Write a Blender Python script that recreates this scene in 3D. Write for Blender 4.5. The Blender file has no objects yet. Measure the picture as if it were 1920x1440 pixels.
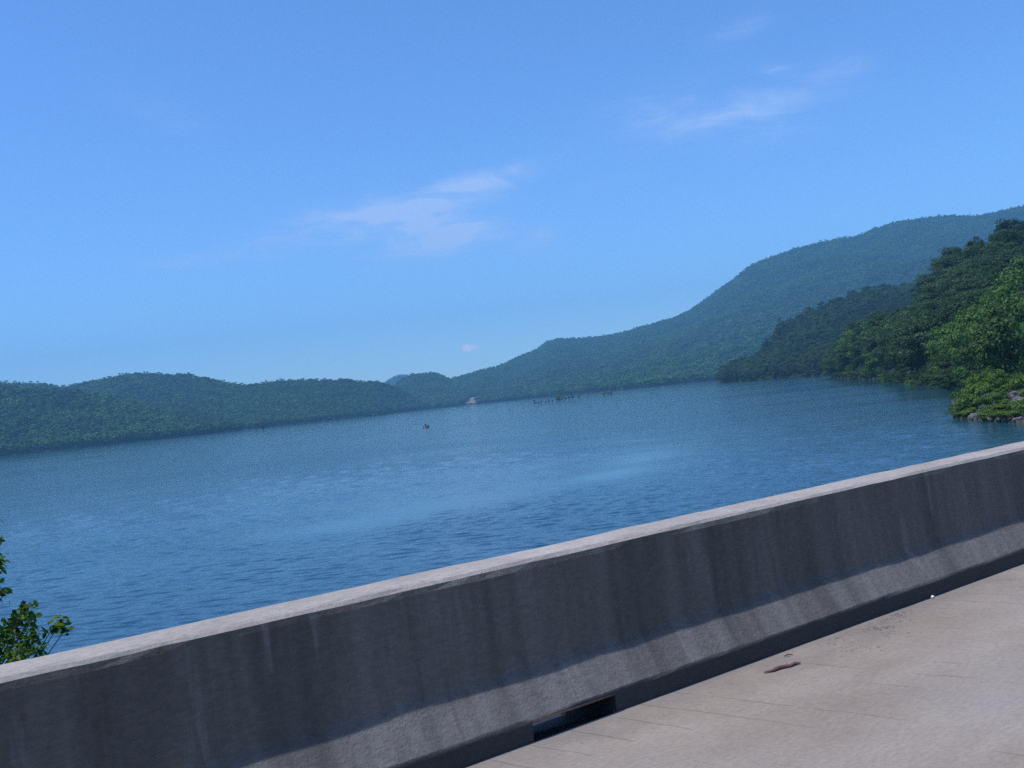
import bpy, bmesh, math, random
import numpy as np
from mathutils import Vector, Matrix

R = math.radians
scene = bpy.context.scene
COL = scene.collection

# ------------------------------------------------------------------ camera
CAM_Z = 7.5                      # metres above the lake
FPX, ROLL, PITCH = 1925.0, R(5.94), R(0.74)
cam_d = bpy.data.cameras.new('camera')
cam = bpy.data.objects.new('camera', cam_d)
COL.objects.link(cam)
cam_d.sensor_width = 36.0
cam_d.lens = 36.0 * FPX / 1920.0
cam_d.clip_start = 0.05
cam_d.clip_end = 60000
cam.matrix_world = (Matrix.Translation((0, 0, CAM_Z)) @ Matrix.Rotation(R(90) + PITCH, 4, 'X')
                    @ Matrix.Rotation(-ROLL, 4, 'Z'))
scene.camera = cam

# ------------------------------------------------------------------ sun, sky, exposure
SUN_EL, SUN_AZ = R(64), R(-112)
sun_d = bpy.data.lights.new('sun', 'SUN')
sun = bpy.data.objects.new('sun', sun_d)
COL.objects.link(sun)
sun_d.energy = 3.7
sun_d.angle = R(0.53)
sun_d.color = (1.0, 0.955, 0.89)
S = Vector((math.cos(SUN_EL) * math.sin(SUN_AZ), math.cos(SUN_EL) * math.cos(SUN_AZ), math.sin(SUN_EL)))
sun.rotation_euler = S.to_track_quat('Z', 'Y').to_euler()
sun.location = (0, 0, 900)

SKY_STRENGTH = 0.15
scene.view_settings.view_transform = 'Standard'
scene.view_settings.look = 'None'
scene.view_settings.exposure = 0.0
scene.view_settings.gamma = 1.0
scene.cycles.max_bounces = 5
scene.cycles.diffuse_bounces = 2
scene.cycles.glossy_bounces = 2
scene.cycles.transmission_bounces = 3
scene.cycles.transparent_max_bounces = 4
scene.cycles.volume_bounces = 0
scene.cycles.use_adaptive_sampling = True
scene.cycles.adaptive_threshold = 0.015
scene.cycles.use_denoising = False
scene.cycles.caustics_reflective = False
scene.cycles.caustics_refractive = False

# ------------------------------------------------------------------ pixel helpers (1920 x 1440 picture)
_cp, _sp, _cr, _sr = math.cos(PITCH), math.sin(PITCH), math.cos(ROLL), math.sin(ROLL)
_F = np.array([0, _cp, _sp]); _U0 = np.array([0, -_sp, _cp]); _R0 = np.array([1.0, 0, 0])
_R = _R0 * _cr - _U0 * _sr
_U = _U0 * _cr + _R0 * _sr
def ray(px, py):
    return _F + _R * ((px - 960) / FPX) + _U * ((720 - py) / FPX)
def azel(px, py):                       # azimuth (right of view), tangent of elevation
    r = ray(px, py)
    return math.atan2(r[0], r[1]), r[2] / math.hypot(r[0], r[1])
def at_z(px, py, z):                    # the point of the level z seen there
    r = ray(px, py)
    k = (z - CAM_Z) / r[2]
    return Vector((r[0] * k, r[1] * k, z))
def at_d(px, py, d):                    # the point at ground distance d
    a, t = azel(px, py)
    return Vector((d * math.sin(a), d * math.cos(a), CAM_Z + d * t))

# ------------------------------------------------------------------ node helpers
class NT:
    def __init__(self, tree):
        self.t = tree; self.n = tree.nodes; self.l = tree.links
    def add(self, typ, **kw):
        nd = self.n.new(typ)
        for k, v in kw.items():
            if k.startswith('i_'):
                key = k[2:]
                key = int(key) if key.isdigit() else key.replace('_', ' ')
                self.set(nd.inputs[key], v)
            else:
                setattr(nd, k, v)
        return nd
    def set(self, sock, v):
        if isinstance(v, bpy.types.NodeSocket):
            self.l.new(v, sock)
        else:
            sock.default_value = v
    def math(self, op, a, b=None, c=None, clamp=False):
        nd = self.n.new('ShaderNodeMath'); nd.operation = op; nd.use_clamp = clamp
        self.set(nd.inputs[0], a)
        if b is not None: self.set(nd.inputs[1], b)
        if c is not None: self.set(nd.inputs[2], c)
        return nd.outputs[0]
    def mapr(self, v, a, b, c=0.0, d=1.0, smooth=False):
        nd = self.n.new('ShaderNodeMapRange')
        nd.interpolation_type = 'SMOOTHSTEP' if smooth else 'LINEAR'
        self.set(nd.inputs[0], v)
        for i, x in enumerate((a, b, c, d)): self.set(nd.inputs[i + 1], x)
        return nd.outputs[0]
    def mix(self, f, a, b, mode='MIX'):
        nd = self.n.new('ShaderNodeMix'); nd.data_type = 'RGBA'; nd.blend_type = mode
        self.set(nd.inputs[0], f); self.set(nd.inputs[6], a); self.set(nd.inputs[7], b)
        return nd.outputs[2]
    def noise(self, vec, scale, detail=4.0, rough=0.55, dist=0.0):
        nd = self.n.new('ShaderNodeTexNoise')
        self.set(nd.inputs['Vector'], vec)
        nd.inputs['Scale'].default_value = scale; nd.inputs['Detail'].default_value = detail
        nd.inputs['Roughness'].default_value = rough; nd.inputs['Distortion'].default_value = dist
        return nd.outputs['Fac']
    def mapping(self, vec, loc=(0, 0, 0), rot=(0, 0, 0), sc=(1, 1, 1)):
        nd = self.n.new('ShaderNodeMapping')
        self.l.new(vec, nd.inputs[0])
        nd.inputs[1].default_value = loc; nd.inputs[2].default_value = rot; nd.inputs[3].default_value = sc
        return nd.outputs[0]
def rgba(c): return (c[0], c[1], c[2], 1.0)
def new_mat(name):
    m = bpy.data.materials.new(name); m.use_nodes = True
    m.node_tree.nodes.clear()
    k = NT(m.node_tree)
    out = k.add('ShaderNodeOutputMaterial')
    return m, k, out

# ------------------------------------------------------------------ world: sky with thin cirrus
world = bpy.data.worlds.new('World'); scene.world = world
world.use_nodes = True
world.node_tree.nodes.clear()
k = NT(world.node_tree)
sky = k.add('ShaderNodeTexSky', sky_type='NISHITA', sun_disc=False)
sky.sun_elevation = SUN_EL
sky.sun_rotation = SUN_AZ % (2 * math.pi)
sky.altitude = 300
sky.air_density = 1.0
sky.dust_density = 0.4
sky.ozone_density = 10.0
tc = k.add('ShaderNodeTexCoord')
sep = k.add('ShaderNodeSeparateXYZ', i_0=tc.outputs['Generated'])
AZ = k.math('ARCTAN2', sep.outputs[0], sep.outputs[1])
EL = k.math('ARCSINE', sep.outputs[2])
comb = k.add('ShaderNodeCombineXYZ', i_0=AZ, i_1=EL)
wisp = k.noise(k.mapping(comb.outputs[0], rot=(0, 0, R(8)), loc=(1.7, 0.9, 0), sc=(11, 46, 1)), 1.0, 8.0, 0.66, 0.8)
soft = k.noise(k.mapping(comb.outputs[0], loc=(3, 1, 0), rot=(0, 0, R(-6)), sc=(14, 30, 1)), 1.0, 4.0, 0.5, 0.4)
# streaks of cirrus: picture spot, half width and half height in pixels, tilt, weight
streaks = [(770, 425, 140, 42, -2, 1.35), (700, 408, 100, 18, 4, .9), (880, 352, 110, 20, 8, .95), (830, 458, 80, 16, -4, .9), (560, 445, 120, 20, 3, .22),
           (1020, 455, 45, 22, 0, .55), (1285, 222, 140, 42, -4, .42), (1440, 205, 120, 50, 4, .26), (1565, 124, 45, 18, -3, .35),
           (1450, 134, 30, 8, 0, .5), (1110, 350, 90, 12, 6, .14), (400, 488, 110, 14, 0, .4), (300, 210, 90, 25, -25, .12), (1380, 55, 60, 16, 8, .2)]
tot = None
for (px, py, wx, wy, tilt, wt) in streaks:
    a, t = azel(px, py); e = math.atan(t)
    dx = k.math('SUBTRACT', AZ, a); dy = k.math('SUBTRACT', EL, e)
    c, s = math.cos(R(tilt)), math.sin(R(tilt))
    u = k.math('ADD', k.math('MULTIPLY', dx, c * FPX / wx), k.math('MULTIPLY', dy, s * FPX / wx))
    v = k.math('ADD', k.math('MULTIPLY', dx, -s * FPX / wy), k.math('MULTIPLY', dy, c * FPX / wy))
    r2 = k.math('ADD', k.math('MULTIPLY', u, u), k.math('MULTIPLY', v, v))
    g = k.math('MULTIPLY', k.math('EXPONENT', k.math('MULTIPLY', r2, -0.9)), wt)
    tot = g if tot is None else k.math('ADD', tot, g)
wm = k.mapr(wisp, 0.36, 0.68, 0, 1, True)
sm = k.mapr(soft, 0.30, 0.70, 0.25, 1.0, True)
mask = k.math('MULTIPLY', tot, k.math('MULTIPLY', k.math('ADD', k.math('MULTIPLY', wm, 0.75), 0.25), sm))
# one small low cumulus puff
a0, t0 = azel(880, 652)
e0 = math.atan(t0)
u = k.math('MULTIPLY', k.math('SUBTRACT', AZ, a0), FPX / 17.0)
v = k.math('MULTIPLY', k.math('SUBTRACT', EL, e0), FPX / 7.0)
pn = k.noise(comb.outputs[0], 160, 4.0, 0.6)
r2 = k.math('SUBTRACT', k.math('ADD', k.math('MULTIPLY', u, u), k.math('MULTIPLY', v, v)), k.math('MULTIPLY', k.math('SUBTRACT', pn, 0.5), 3.0))
puff = k.math('MULTIPLY', k.mapr(r2, 1.4, 0.0, 0, 1, True), 0.85)
mask = k.math('MINIMUM', k.math('MULTIPLY', mask, 1.5), 0.72)
cl = 1.0 / SKY_STRENGTH
tint = k.mix(1.0, sky.outputs[0], (1.00, 1.21, 1.42, 1), 'MULTIPLY')   # the camera's cool white balance
skyc = k.mix(mask, tint, (0.52 * cl, 0.70 * cl, 1.12 * cl, 1))
skyc = k.mix(puff, skyc, (1.0 * cl, 1.0 * cl, 1.3 * cl, 1))
bg = k.add('ShaderNodeBackground', i_0=skyc, i_1=SKY_STRENGTH)
wo = k.add('ShaderNodeOutputWorld'); k.l.new(bg.outputs[0], wo.inputs[0])

# ------------------------------------------------------------------ materials
def m_leaf(name, c1, c2, trans=0.28, var=0.35):
    m, k, out = new_mat(name)
    oi = k.add('ShaderNodeObjectInfo')
    geo = k.add('ShaderNodeNewGeometry')
    tc = k.add('ShaderNodeTexCoord')
    per_leaf = geo.outputs['Random Per Island']
    n = k.noise(tc.outputs['Object'], 0.35, 3.0)
    stand = k.mapr(k.noise(oi.outputs['Location'], 0.013, 4.0, 0.6), 0.38, 0.62)       # stands of lighter and darker species
    f = k.math('ADD', k.math('MULTIPLY', oi.outputs['Random'], 0.48), k.math('ADD', k.math('MULTIPLY', n, 0.10), k.math('MULTIPLY', stand, 0.42)))
    col = k.mix(f, rgba(c1), rgba(c2))
    br = k.mapr(per_leaf, 0, 1, 1 - var, 1 + var)
    col = k.mix(1.0, col, k.add('ShaderNodeCombineColor', i_0=br, i_1=br, i_2=br).outputs[0], 'MULTIPLY')
    d = k.add('ShaderNodeBsdfPrincipled')
    k.l.new(col, d.inputs['Base Color'])
    d.inputs['Roughness'].default_value = 0.55
    d.inputs['Specular IOR Level'].default_value = 0.3
    t = k.add('ShaderNodeBsdfTranslucent')
    k.l.new(k.mix(1.0, col, (1.15, 1.25, 0.6, 1), 'MULTIPLY'), t.inputs[0])
    mx = k.add('ShaderNodeMixShader', i_0=trans, i_1=d.outputs[0], i_2=t.outputs[0])
    k.l.new(mx.outputs[0], out.inputs[0])
    return m
M_FAR = m_leaf('far_foliage', (0.004, 0.028, 0.010), (0.092, 0.225, 0.036))
M_MID = m_leaf('shore_foliage', (0.008, 0.026, 0.007), (0.062, 0.120, 0.018), var=0.25)
M_PINE = m_leaf('pine_foliage', (0.020, 0.040, 0.018), (0.034, 0.058, 0.024), 0.15)
M_BUSH = m_leaf('bank_bush_foliage', (0.072, 0.145, 0.016), (0.125, 0.20, 0.028), 0.35)
M_NEAR = m_leaf('near_foliage', (0.085, 0.155, 0.018), (0.17, 0.235, 0.030), 0.45)
M_GLOSS = m_leaf('glossy_foliage', (0.040, 0.088, 0.014), (0.075, 0.125, 0.02), 0.3, 0.4)
M_PALE = m_leaf('drowned_shrub_foliage', (0.13, 0.13, 0.06), (0.20, 0.18, 0.09), 0.2)
M_SNAG = m_leaf('dark_shrub_foliage', (0.020, 0.036, 0.016), (0.035, 0.05, 0.025), 0.1)

def m_simple(name, c, rough=0.7, var=0.25, scale=3.0, bump=0.0, metallic=0.0, coord='Object'):
    m, k, out = new_mat(name)
    tc = k.add('ShaderNodeTexCoord')
    n = k.noise(tc.outputs[coord], scale, 6.0, 0.6)
    col = k.mix(k.mapr(n, 0.3, 0.7), rgba([x * (1 - var) for x in c]), rgba([x * (1 + var) for x in c]))
    p = k.add('ShaderNodeBsdfPrincipled')
    k.l.new(col, p.inputs['Base Color'])
    p.inputs['Roughness'].default_value = rough
    p.inputs['Metallic'].default_value = metallic
    if bump:
        b = k.add('ShaderNodeBump', i_Strength=0.8, i_Distance=bump, i_Height=n)
        k.l.new(b.outputs[0], p.inputs['Normal'])
    k.l.new(p.outputs[0], out.inputs[0])
    return m
M_BARK = m_simple('bark', (0.055, 0.045, 0.036), 0.9, 0.3, 6, 0.02)
M_SOIL = m_simple('forest_floor', (0.022, 0.030, 0.014), 0.95, 0.4, 0.08)
M_EARTH = m_simple('bare_red_earth', (0.22, 0.165, 0.11), 0.95, 0.3, 0.12, 0.3)
M_ROCK = m_simple('grey_rock', (0.135, 0.122, 0.13), 0.85, 0.4, 2.2, 0.05)
M_BANKSOIL = m_simple('grassy_bank', (0.048, 0.052, 0.028), 0.95, 0.4, 1.2, 0.1)
M_RUST = m_simple('rusty_steel', (0.12, 0.055, 0.03), 0.75, 0.5, 25, 0.002)
M_STICK = m_simple('red_brown_wood', (0.19, 0.095, 0.085), 0.8, 0.35, 30, 0.003)
M_LITTER = m_simple('white_paper', (0.75, 0.76, 0.74), 0.6, 0.05, 30)
M_GRAVEL = m_simple('road_grit', (0.19, 0.165, 0.145), 0.85, 0.5, 4)
M_HULL = m_simple('grey_hull', (0.12, 0.12, 0.14), 0.3, 0.05, 3)
M_DARK = m_simple('dark_gear', (0.012, 0.012, 0.018), 0.6, 0.2, 5)
M_FOAM = m_simple('foam', (0.5, 0.53, 0.58), 0.8, 0.1, 3)

# water
def m_water():
    m, k, out = new_mat('lake_water')
    tc = k.add('ShaderNodeTexCoord'); P = tc.outputs['Object']
    big = k.noise(k.mapping(P, rot=(0, 0, R(12)), sc=(0.35, 0.6, 1)), 1.0, 2.0, 0.5)
    mid = k.noise(k.mapping(P, rot=(0, 0, R(-9)), sc=(0.85, 1.7, 1)), 1.0, 3.0, 0.55, 0.3)
    sml = k.noise(k.mapping(P, rot=(0, 0, R(22)), sc=(2.6, 4.2, 1)), 1.0, 3.0, 0.6)
    gust = k.noise(k.mapping(P, rot=(0, 0, R(20)), sc=(0.012, 0.02, 1)), 1.0, 4.0, 0.6, 0.8)
    gust2 = k.noise(k.mapping(P, rot=(0, 0, R(-15)), sc=(0.05, 0.09, 1)), 1.0, 3.0, 0.6, 0.5)
    amp = k.mapr(k.math('ADD', k.math('MULTIPLY', gust, 0.7), k.math('MULTIPLY', gust2, 0.3)), 0.36, 0.64, 0.55, 1.35, True)
    h = k.math('ADD', k.math('MULTIPLY', big, 0.045), k.math('ADD', k.math('MULTIPLY', mid, 0.060), k.math('MULTIPLY', sml, 0.030)))
    sl = k.add('ShaderNodeAttribute', attribute_name='slick')
    h = k.math('MULTIPLY', h, k.math('MULTIPLY', amp, k.mapr(sl.outputs['Fac'], 0, 1, 1.0, 0.08)))
    b = k.add('ShaderNodeBump', i_Strength=1.0, i_Distance=1.0, i_Height=h)
    p = k.add('ShaderNodeBsdfPrincipled')
    p.inputs['Base Color'].default_value = (0.016, 0.068, 0.104, 1)
    p.inputs['Roughness'].default_value = 0.07
    p.inputs['IOR'].default_value = 1.333
    k.l.new(b.outputs[0], p.inputs['Normal'])
    k.l.new(p.outputs[0], out.inputs[0])
    return m
M_WATER = m_water()

# weathered concrete of the parapet (object space: x along the road, y outward, z up)
def m_parapet():
    m, k, out = new_mat('weathered_parapet_concrete')
    tc = k.add('ShaderNodeTexCoord'); P = tc.outputs['Object']
    geo = k.add('ShaderNodeNewGeometry')
    sepn = k.add('ShaderNodeSeparateXYZ', i_0=geo.outputs['True Normal'])
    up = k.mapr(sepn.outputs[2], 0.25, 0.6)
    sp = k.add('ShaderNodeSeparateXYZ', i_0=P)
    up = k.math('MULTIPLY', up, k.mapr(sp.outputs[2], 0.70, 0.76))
    grain = k.noise(k.mapping(P, sc=(1, 2.5, 2.5)), 22, 8.0, 0.65)
    blot = k.noise(P, 2.3, 5.0, 0.6)
    runs = k.noise(k.mapping(P, sc=(4.2, 0.35, 0.28)), 1.0, 4.0, 0.6, 0.25)
    runs2 = k.noise(k.mapping(P, loc=(5, 0, 0), sc=(11, 0.5, 0.7)), 1.0, 4.0, 0.62, 0.3)
    pale = k.mapr(k.noise(k.mapping(P, loc=(2.2, 0, 3), sc=(9, 0.6, 1.1)), 1.0, 3.0, 0.6, 0.3), 0.60, 0.74, 0, 1, True)
    face = k.mix(k.mapr(runs, 0.33, 0.66), (0.082, 0.066, 0.052, 1), (0.174, 0.142, 0.114, 1))  # stained face, its colour also darkened against the top to deepen its shade
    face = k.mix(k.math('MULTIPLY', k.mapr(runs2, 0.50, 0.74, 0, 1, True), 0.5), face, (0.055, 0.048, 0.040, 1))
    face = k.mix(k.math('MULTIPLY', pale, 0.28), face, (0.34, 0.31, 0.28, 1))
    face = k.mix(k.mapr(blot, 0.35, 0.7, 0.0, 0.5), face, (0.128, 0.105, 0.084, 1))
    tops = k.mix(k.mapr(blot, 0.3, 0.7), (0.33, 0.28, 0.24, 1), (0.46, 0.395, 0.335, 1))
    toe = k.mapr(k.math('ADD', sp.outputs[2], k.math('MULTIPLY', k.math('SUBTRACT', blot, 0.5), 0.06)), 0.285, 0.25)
    face = k.mix(toe, face, k.mix(1.0, face, (1.42, 1.50, 1.62, 1), 'MULTIPLY'))          # sunlit toe painted paler below the shadow edge
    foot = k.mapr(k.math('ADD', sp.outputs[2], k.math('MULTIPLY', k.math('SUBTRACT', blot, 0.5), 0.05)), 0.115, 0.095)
    face = k.mix(foot, face, (0.050, 0.043, 0.038, 1))                                     # darker along the vertical foot
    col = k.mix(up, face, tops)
    g = k.mapr(grain, 0.25, 0.75, 0.72, 1.25)
    col = k.mix(1.0, col, k.add('ShaderNodeCombineColor', i_0=g, i_1=g, i_2=g).outputs[0], 'MULTIPLY')
    p = k.add('ShaderNodeBsdfPrincipled')
    k.l.new(col, p.inputs['Base Color'])
    p.inputs['Roughness'].default_value = 0.9
    hh = k.math('ADD', k.math('MULTIPLY', grain, 0.5), k.noise(P, 70, 5, 0.6))
    b = k.add('ShaderNodeBump', i_Strength=0.7, i_Distance=0.006, i_Height=hh)
    k.l.new(b.outputs[0], p.inputs['Normal'])
    k.l.new(p.outputs[0], out.inputs[0])
    return m
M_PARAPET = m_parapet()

def m_deck():
    m, k, out = new_mat('concrete_deck')
    tc = k.add('ShaderNodeTexCoord'); P = tc.outputs['Object']
    blot = k.noise(k.mapping(P, sc=(0.6, 1.4, 1)), 1.3, 6.0, 0.62)
    grain = k.noise(k.mapping(P, sc=(0.55, 1.3, 1)), 40, 8.0, 0.7)
    tine = k.add('ShaderNodeTexWave', wave_type='BANDS', bands_direction='X')
    k.l.new(k.mapping(P, rot=(0, 0, R(-13))), tine.inputs[0])
    tine.inputs['Scale'].default_value = 1.35
    tine.inputs['Distortion'].default_value = 0.8
    tine.inputs['Detail'].default_value = 3
    tine.inputs['Detail Scale'].default_value = 3.0
    brk = k.mapr(k.noise(P, 1.5, 4.0), 0.46, 0.62, 0, 1, True)
    ln = k.math('MULTIPLY', k.mapr(tine.outputs['Fac'], 0.985, 1.0, 0, 1, True), brk)
    fine = k.add('ShaderNodeTexWave', wave_type='BANDS', bands_direction='X')
    k.l.new(k.mapping(P, rot=(0, 0, R(-13))), fine.inputs[0])
    fine.inputs['Scale'].default_value = 9.0
    fine.inputs['Distortion'].default_value = 2.0
    fine.inputs['Detail'].default_value = 2
    col = k.mix(k.mapr(blot, 0.3, 0.7), (0.262, 0.205, 0.155, 1), (0.355, 0.297, 0.238, 1))
    tint = k.noise(k.mapping(P, loc=(4, 2, 0)), 0.7, 3.0)
    col = k.mix(k.mapr(tint, 0.4, 0.65, 0, 0.5), col, (0.315, 0.28, 0.245, 1))
    g = k.mapr(grain, 0.25, 0.75, 0.78, 1.22)
    col = k.mix(1.0, col, k.add('ShaderNodeCombineColor', i_0=g, i_1=g, i_2=g).outputs[0], 'MULTIPLY')
    col = k.mix(k.math('MULTIPLY', ln, 0.22), col, (0.13, 0.105, 0.09, 1))
    vor = k.add('ShaderNodeTexVoronoi', i_Vector=P, i_Scale=26.0)
    spk = k.math('MULTIPLY', k.mapr(vor.outputs['Distance'], 0.16, 0.08, 0, 1, True), k.mapr(k.noise(P, 2.2, 3.0), 0.5, 0.7))
    col = k.mix(k.math('MULTIPLY', spk, 0.5), col, (0.09, 0.078, 0.07, 1))
    # grime that gathers along the foot of the parapet
    sp = k.add('ShaderNodeSeparateXYZ', i_0=P)
    edge = k.mapr(k.math('ADD', sp.outputs[1], k.math('MULTIPLY', k.math('SUBTRACT', k.noise(P, 3.0, 5.0), 0.5), 0.9)), 3.55, 3.9, 0, 1, True)
    col = k.mix(k.math('MULTIPLY', edge, 0.45), col, (0.17, 0.155, 0.15, 1))
    p = k.add('ShaderNodeBsdfPrincipled')
    k.l.new(col, p.inputs['Base Color']); p.inputs['Roughness'].default_value = 0.9
    hh = k.math('ADD', k.math('MULTIPLY', grain, 1.0), k.math('ADD', k.math('MULTIPLY', fine.outputs['Fac'], 0.12), k.math('MULTIPLY', ln, -1.5)))
    b = k.add('ShaderNodeBump', i_Strength=0.7, i_Distance=0.005, i_Height=hh)
    k.l.new(b.outputs[0], p.inputs['Normal'])
    k.l.new(p.outputs[0], out.inputs[0])
    return m
M_DECK = m_deck()

# ------------------------------------------------------------------ object helpers
def mesh_np(name, V, faces, mat, smooth=False):
    """V (n,3) array, faces (m,3|4) array"""
    me = bpy.data.meshes.new(name)
    V = np.asarray(V, dtype=np.float32); faces = np.asarray(faces, dtype=np.int32)
    n, kk = faces.shape
    me.vertices.add(len(V)); me.vertices.foreach_set('co', V.ravel())
    me.loops.add(n * kk); me.loops.foreach_set('vertex_index', faces.ravel())
    me.polygons.add(n); me.polygons.foreach_set('loop_start', np.arange(0, n * kk, kk, dtype=np.int32))
    me.polygons.foreach_set('loop_total', np.full(n, kk, dtype=np.int32))
    if smooth: me.polygons.foreach_set('use_smooth', np.ones(n, dtype=bool))
    me.update(calc_edges=True)
    me.materials.append(mat)
    return me
def link(name, data, parent=None, loc=None, rz=0.0, sc=None):
    o = bpy.data.objects.new(name, data); COL.objects.link(o)
    if parent is not None: o.parent = parent
    if loc is not None: o.location = loc
    o.rotation_euler = (0, 0, rz)
    if sc is not None: o.scale = sc if hasattr(sc, '__len__') else (sc, sc, sc)
    return o
def tag(o, label=None, cat=None, group=None, kind=None):
    if label: o['label'] = label
    if cat: o['category'] = cat
    if group: o['group'] = group
    if kind: o['kind'] = kind
    return o
def tube(pts, rad, sides=6):
    V, Fq = [], []
    pts = [Vector(p) for p in pts]
    for i, p in enumerate(pts):
        d = (pts[min(i + 1, len(pts) - 1)] - pts[max(i - 1, 0)]).normalized()
        a = d.orthogonal().normalized(); b = d.cross(a)
        for j in range(sides):
            t = 2 * math.pi * j / sides
            V.append(p + (a * math.cos(t) + b * math.sin(t)) * rad[i])
    for i in range(len(pts) - 1):
        for j in range(sides):
            j2 = (j + 1) % sides
            Fq.append((i * sides + j, i * sides + j2, (i + 1) * sides + j2, (i + 1) * sides + j))
    return [tuple(v) for v in V], Fq
def join_parts(parts):
    V, Fq = [], []
    for v, f in parts:
        o = len(V); V += v; Fq += [tuple(i + o for i in q) for q in f]
    return V, Fq
def vnoise(rng, x, y, cell, n=64):
    """smooth value noise on arrays"""
    g = rng.random((n, n))
    fx, fy = x / cell, y / cell
    ix, iy = np.floor(fx).astype(int), np.floor(fy).astype(int)
    ux, uy = fx - ix, fy - iy
    ux = ux * ux * (3 - 2 * ux); uy = uy * uy * (3 - 2 * uy)
    q = lambda a, b: g[a % n, b % n]
    return ((q(ix, iy) * (1 - ux) + q(ix + 1, iy) * ux) * (1 - uy) + (q(ix, iy + 1) * (1 - ux) + q(ix + 1, iy + 1) * ux) * uy) - 0.5

# ------------------------------------------------------------------ lake
# one polar sheet: fine where the ripples can be told apart, coarse beyond
WAKE = np.array([at_z(px, py, 0)[:2] for px, py in [(930, 806), (1010, 799), (1100, 806), (1180, 824), (1225, 848), (1200, 874), (1100, 896), (960, 918), (800, 950), (650, 985)]])
def lake_mesh():
    az = np.concatenate([np.linspace(-180, -36, 30)[:-1], np.linspace(-36, 36, 860), np.linspace(36, 180, 30)[1:]])
    rs = [0.0, 8.0, 16.0, 24.0]
    while rs[-1] < 5900: 
        r = rs[-1]
        rs.append(r + (0.13 if r < 70 else 0.13 + (r - 70) * 0.0055 if r < 260 else (r - 240) * 0.05 + 0.2))
    rs = np.array(rs)
    A, Rr = np.meshgrid(np.radians(az), rs, indexing='ij')
    x, y = (Rr * np.sin(A)).ravel(), (Rr * np.cos(A)).ravel()
    rng = np.random.default_rng(8)
    z = np.zeros_like(x); r = Rr.ravel(); aa = np.abs(A.ravel())
    step = np.gradient(rs)[None, :].repeat(len(az), 0).ravel()
    for i in range(34):
        lam = 0.36 * (4.6 ** rng.random())
        th = math.radians(rng.normal(97, 17))
        kx, ky = math.cos(th) * 2 * math.pi / lam, math.sin(th) * 2 * math.pi / lam
        amp = 0.021 * lam / (2 * math.pi) * rng.uniform(.5, 1.3)
        w = np.clip(1.6 - step * 3.0 / lam, 0, 1) * np.clip(1.6 - r * 0.00146 * 3.0 / lam, 0, 1)
        ph = kx * x + ky * y + rng.uniform(0, 6.28)
        z += amp * w * (np.exp(1.1 * np.sin(ph)) - 1.326) * 0.8
    g = vnoise(rng, x + 9000, y + 9000, 40) * .6 + 0.9 * vnoise(rng, x + 9000, y + 9000, 6)
    z *= np.clip(1.0 + 0.55 * g, .5, 1.5) * np.clip((math.radians(35.5) - aa) * 20, 0, 1) * np.clip((r - 24) / 3, 0, 1)
    # an old boat wake that smooths the ripples in a curved band
    best = np.full(len(x), 1e9)
    P = np.stack([x, y], 1)
    for a, b in zip(WAKE[:-1], WAKE[1:]):
        ab = b - a; t = np.clip(((P - a) @ ab) / (ab @ ab), 0, 1)
        best = np.minimum(best, np.hypot(*(P - a - t[:, None] * ab).T))
    wid = 4.0 + r * 0.05
    slick = np.exp(-(best / wid) ** 2) * np.clip(.75 + 1.2 * vnoise(rng, x + 9000, y + 9000, 11), 0, 1) * np.clip((230 - r) / 90, .25, 1)
    z *= 1 - .9 * slick
    n = len(rs)
    i, j = np.meshgrid(np.arange(len(az) - 1), np.arange(n - 1), indexing='ij')
    q = (i * n + j).ravel()
    me = mesh_np('lake', np.stack([x, y, z], 1), np.stack([q, q + 1, q + n + 1, q + n], 1), M_WATER, True)
    me.attributes.new('slick', 'FLOAT', 'POINT').data.foreach_set('value', slick.astype(np.float32))
    return me
tag(link('lake_water', lake_mesh()), kind='structure')

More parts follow.
